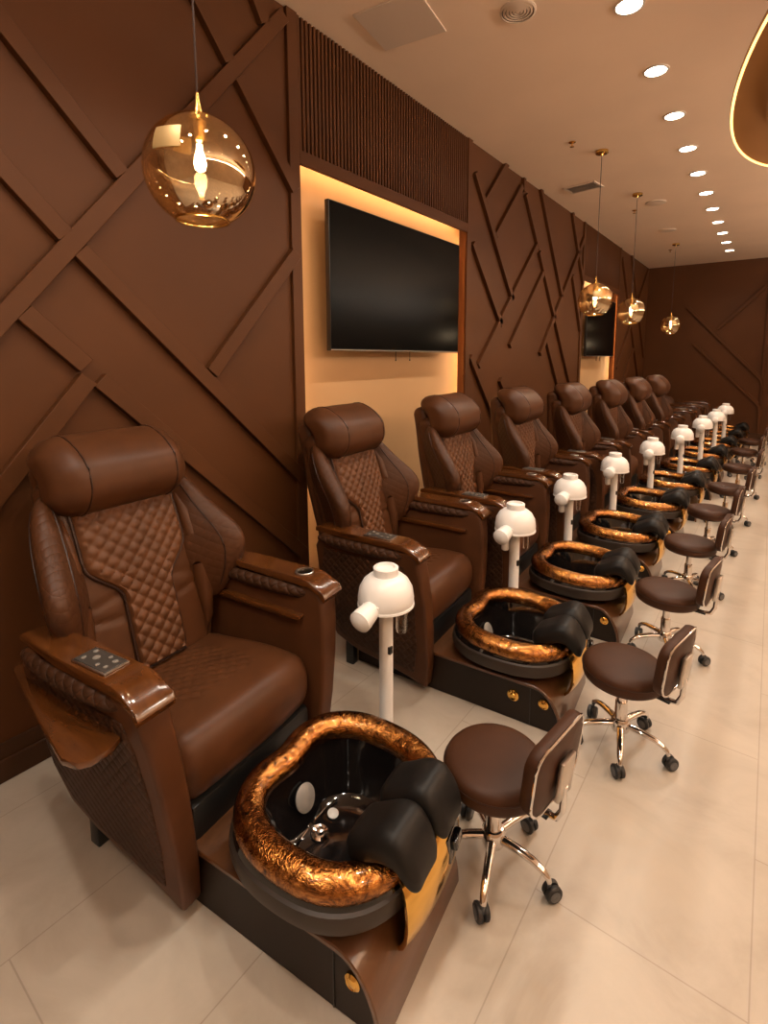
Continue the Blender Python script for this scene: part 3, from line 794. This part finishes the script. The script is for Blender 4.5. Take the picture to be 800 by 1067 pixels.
# ------------------------------------------------------------------ globe pendants
def make_pendant(zc, R=0.156):
    t = thing('globe_pendant', 'x', 'pendant lamp')
    MB().lathe([(0.055, 0.0), (0.055, -0.022), (0.050, -0.026), (0.012, -0.028), (0.008, -0.045), (0.002, -0.046)], 28, (0, 0, H)).build('canopy', M['brass'], t)
    top = zc + R
    MB().tube([(0, 0, H - 0.04), (0, 0, top + 0.05)], 0.003, 8).build('cord', M['piping'], t)
    MB().lathe([(0.004, 0.065), (0.007, 0.04), (0.014, 0.008), (0.032, 0.002), (0.034, -0.008), (0.024, -0.014), (0.022, -0.07), (0.004, -0.072)], 22, (0, 0, top - 0.004)).build('socket', M['brass'], t)
    pr = []
    for i in range(25):
        a = 0.19 + (PI - 0.19 - 0.50) * i / 24
        pr.append((R * sin(a), R * cos(a)))
    pr2 = [(r * 0.985, z * 0.985) for r, z in pr[::-1]]
    g = MB().lathe(pr + pr2, 48, closed=True).build('glass_globe', M['globe'], t, loc=(0, 0, zc))
    MB().tube([(R * sin(0.5) * cos(2 * PI * k / 36), R * sin(0.5) * sin(2 * PI * k / 36), -R * cos(0.5)) for k in range(36)], 0.0035, 8, True).build('opening_rim', M['brass'], g)
    for a0, da, e0, e1 in ((-66, 15, 4, 26), (170, 12, 34, 52)):
        rows = []
        for rr in (1.006, 1.022):
            for i in range(9):
                az = math.radians(a0 - da + 2 * da * i / 8)
                rows.append([(R * rr * cos(math.radians(e0 + (e1 - e0) * j / 6)) * cos(az), R * rr * cos(math.radians(e0 + (e1 - e0) * j / 6)) * sin(az), R * rr * sin(math.radians(e0 + (e1 - e0) * j / 6))) for j in range(7)])
        rows = rows[:9] + rows[:8:-1]
        MB().grid(rows, cu=True).build('brass_tab', M['tab'], g)
    bz = top - 0.12
    MB().lathe([(0.008, 0.040), (0.009, 0.025), (0.015, 0.005), (0.018, -0.014), (0.014, -0.030), (0.003, -0.036)], 20, (0, 0, bz)).build('bulb', M['bulb'], t)
    return t
pd = make_pendant(2.14)
PL = [(0.865, 0.925, 'large amber glass globe pendant near the camera above the first chair'),
      (0.86, 5.05, 'amber glass globe pendant left of three distant ones, in front of far niche'),
      (0.86, 6.56, 'amber glass globe pendant in the middle of the three distant ones'),
      (0.82, 9.72, 'small amber glass globe pendant farthest away against the dark back wall')]
for i, (x, y, lb) in enumerate(PL):
    r = pd if i == 0 else tree_copy(pd)
    r.location = (x, y, 0); r['label'] = lb; r['category'] = 'pendant lamp'; r['group'] = 'amber globe pendants'
    bl = bpy.data.lights.new('pendant_light', 'POINT'); bl.energy = 2.2; bl.color = (1, 0.72, 0.42); bl.shadow_soft_size = 0.03
    lo = bpy.data.objects.new('pendant_light', bl); COL.objects.link(lo); lo.location = (x, y, 2.15 - 0.30)

# ------------------------------------------------------------------ downlights and added fill spots
ORD = ['nearest', 'second', 'third', 'fourth', 'fifth', 'sixth', 'seventh', 'eighth', 'ninth', 'tenth', 'farthest']
dl = thing('downlight', 'x', 'ceiling light')
MB().lathe([(0.064, 0.0), (0.080, 0.0), (0.079, -0.005), (0.066, -0.007)], 36, closed=True).build('trim_ring', M['trimwhite'], dl)
MB().lathe([(0.002, -0.0035), (0.064, -0.004), (0.065, -0.001), (0.002, -0.001)], 32).build('lens', M['lamp'], dl)
def spot(x, y, e):
    l = bpy.data.lights.new('downlight_and_fill_beam', 'SPOT'); l.energy = e; l.color = (1.0, 0.87, 0.72)
    l.spot_size = math.radians(138); l.spot_blend = 0.6; l.shadow_soft_size = 0.06
    o = bpy.data.objects.new('downlight_and_fill_beam', l); COL.objects.link(o); o.location = (x, y, H - 0.012)
for i in range(11):
    r = dl if i == 0 else tree_copy(dl)
    y = 3.13 + 0.772 * i
    r.location = (1.497, y, H); r['category'] = 'ceiling light'; r['group'] = 'round downlights in a line'
    r['label'] = ('round recessed downlight nearest the camera in the ceiling line' if i == 0 else 'small round downlight farthest away near the back wall' if i == 10 else 'round recessed downlight %s from the camera in the ceiling line' % ORD[i])
LE = 58.0
for i in range(-5, 11): spot(1.497, 3.13 + 0.772 * i, LE * (1.0 if i < 8 else 0.6))
for i in range(-4, 7, 2): spot(3.9, 3.13 + 0.772 * i, LE * 1.2)  # added row out of view on the aisle side, raises overall brightness
for x, y, k in ((0.85, 0.05, 1.0), (1.5, -1.6, 0.7)): spot(x, y, LE * k)  # two more added spots, out of view, to brighten the near floor

# ------------------------------------------------------------------ ceiling fittings
h = thing('access_hatch', 'square flush hatch panel in ceiling above the nearer niche', 'ceiling hatch', (0.43, 2.52, H), math.radians(8))
MB().box((0, 0, -0.004), (0.40, 0.37, 0.008), 0.002, 1).build('panel', M['hatch'], h)
h = thing('round_vent', 'round ceiling diffuser with concentric rings near the top edge', 'vent', (1.0, 2.82, H))
for rr in (0.098, 0.080, 0.062, 0.045, 0.028, 0.012):
    MB().lathe([(rr - 0.011 if rr > 0.012 else 0.001, -0.010), (rr, -0.006), (rr, -0.001), (rr - 0.012 if rr > 0.012 else 0.001, -0.004)], 40, closed=True).build('ring', M['ceil_grey'], h)
MB().lathe([(0.002, -0.002), (0.096, -0.002), (0.096, -0.0005), (0.002, -0.0005)], 40).build('cavity', M['vent_dark'], h)
h = thing('air_vent', 'rectangular louvred air vent in the ceiling left of a pendant', 'vent', (0.425, 5.955, H), math.radians(-8))
MB().box((0, -0.115, -0.006), (0.36, 0.02, 0.012), 0.002, 1).box((0, 0.115, -0.006), (0.36, 0.02, 0.012), 0.002, 1).box((-0.17, 0, -0.006), (0.02, 0.25, 0.012), 0.002, 1).box((0.17, 0, -0.006), (0.02, 0.25, 0.012), 0.002, 1).build('frame', M['ceil_grey'], h)
MB().box((0, 0, -0.002), (0.33, 0.22, 0.003)).build('cavity', M['vent_dark'], h)
for i in range(7):
    MB().box((0, 0, 0), (0.32, 0.020, 0.002), 0, 1, lambda p, i=i: Matrix.Rotation(0.6, 3, 'X') @ p + Vector((0, -0.09 + 0.03 * i, -0.008))).build('louvre', M['ceil_grey'], h)
for x, y, lb in ((0.965, 7.05, 'flat round ceiling speaker disc right of the second distant pendant cord'), (0.85, 8.64, 'flat round ceiling speaker disc farther toward the back wall')):
    h = thing('ceiling_speaker', lb, 'ceiling speaker', (x, y, H))
    MB().lathe([(0.002, -0.010), (0.095, -0.010), (0.115, -0.006), (0.118, 0.0), (0.002, 0)], 36).build('grille', M['ceil_grey'], h)
for x, y, lb in ((0.70, 4.70, 'small brass sprinkler head in the ceiling nearest the camera'), (0.688, 7.25, 'small brass sprinkler head beside the middle distant pendant cord'), (0.667, 10.2, 'tiny brass sprinkler head near the farthest pendant')):
    h = thing('sprinkler', lb, 'sprinkler', (x, y, H))
    MB().lathe([(0.030, 0), (0.030, -0.004), (0.018, -0.010), (0.008, -0.012)], 20).build('escutcheon', M['brass'], h)
    MB().lathe([(0.006, -0.010), (0.006, -0.035), (0.018, -0.037), (0.018, -0.040), (0.002, -0.041)], 16).build('deflector', M['brass'], h)

# ------------------------------------------------------------------ petal chandelier (only its near edge is in view)
h = thing('petal_chandelier', 'large bronze petal shaped hanging lamp with glowing edge, top right corner', 'chandelier', (2.355, 3.0, 2.75), math.radians(0))
def petal(s, a):
    """s 0..1 from centre to edge, a around: teardrop pointing along -y"""
    x = 0.45 * sin(a) * (0.55 + 0.45 * (1 - cos(a)) / 2); y = -1.08 * cos(a)
    return x * s, y * s
NA = 64; rows_t = []; rows_b = []
for i in range(1, 13):
    s = i / 12
    rows_t.append([(petal(s, 2 * PI * k / NA)[0], petal(s, 2 * PI * k / NA)[1], 0.16 * (1 - s ** 2.2) + 0.014) for k in range(NA)])
    rows_b.append([(petal(s * 0.985, 2 * PI * k / NA)[0], petal(s * 0.985, 2 * PI * k / NA)[1], 0.16 * (1 - s ** 2.2)) for k in range(NA)])
MB().grid(rows_t + rows_b[::-1], cu=True, cv=True).build('shell', M['bronze_shell'], h)
MB().tube([(petal(0.975, 2 * PI * k / NA)[0], petal(0.985, 2 * PI * k / NA)[1], -0.001) for k in range(NA)], 0.0055, 8, True).build('led_edge', M['led_soft'], h)
rows_i = [[(petal(s, 2 * PI * k / NA)[0], petal(s, 2 * PI * k / NA)[1] + 0.10, z) for k in range(NA)] for s, z in ((0.55, 0.075), (0.57, 0.055), (0.60, 0.055), (0.585, 0.085))]
MB().grid(rows_i, cu=True, cv=True).build('inner_rim', M['bronze_shell'], h)
for yy in (-0.45, 0.50):
    MB().tube([(0, yy, 0.15), (0, yy, H - h.location.z)], 0.002, 6).build('suspension_wire', M['steel'], h)

# area light added by the right-hand wall, out of view, to brighten the ceiling
up = bpy.data.lights.new('added_ceiling_fill', 'AREA'); up.shape = 'RECTANGLE'; up.size = 0.15; up.size_y = 13.0; up.energy = 420.0; up.color = (1.0, 0.86, 0.70)
uo = bpy.data.objects.new('added_ceiling_fill', up); COL.objects.link(uo); uo.location = (5.2, 4.7, 2.9); uo.rotation_euler = (PI, math.radians(-28), 0)

# ------------------------------------------------------------------ camera and world
cam = bpy.data.cameras.new('camera'); co = bpy.data.objects.new('camera', cam); COL.objects.link(co)
f, cx, cy, hor, vpx = 530.0, 415.0, 440.0, 373.0, 806.0
p = math.atan((cy - hor) / f); yaw = math.atan((vpx - cx) / (f * cos(p) + (cy - hor) * sin(p)))
co.location = (2.26, 0.0, 1.6); co.rotation_euler = (PI / 2 - p, 0, yaw)
cam.sensor_fit = 'VERTICAL'; cam.sensor_height = 36.0; cam.sensor_width = 36.0
cam.lens = f / 1067.0 * 36.0
cam.shift_x = -(cx - 400.0) / 1067.0; cam.shift_y = (cy - 533.5) / 1067.0
cam.clip_start = 0.05
S.camera = co
w = bpy.data.worlds.new('world'); S.world = w; w.use_nodes = True
w.node_tree.nodes['Background'].inputs['Color'].default_value = (1, 0.8, 0.6, 1)
w.node_tree.nodes['Background'].inputs['Strength'].default_value = 0.02
S.view_settings.view_transform = 'Standard'; S.view_settings.look = 'None'
S.view_settings.exposure = 0.0; S.view_settings.gamma = 1.0; S.view_settings.use_curve_mapping = False
S.cycles.use_denoising = True
S.cycles.max_bounces = 8; S.cycles.transparent_max_bounces = 16; S.cycles.sample_clamp_indirect = 4.0
S.cycles.caustics_reflective = False; S.cycles.caustics_refractive = False
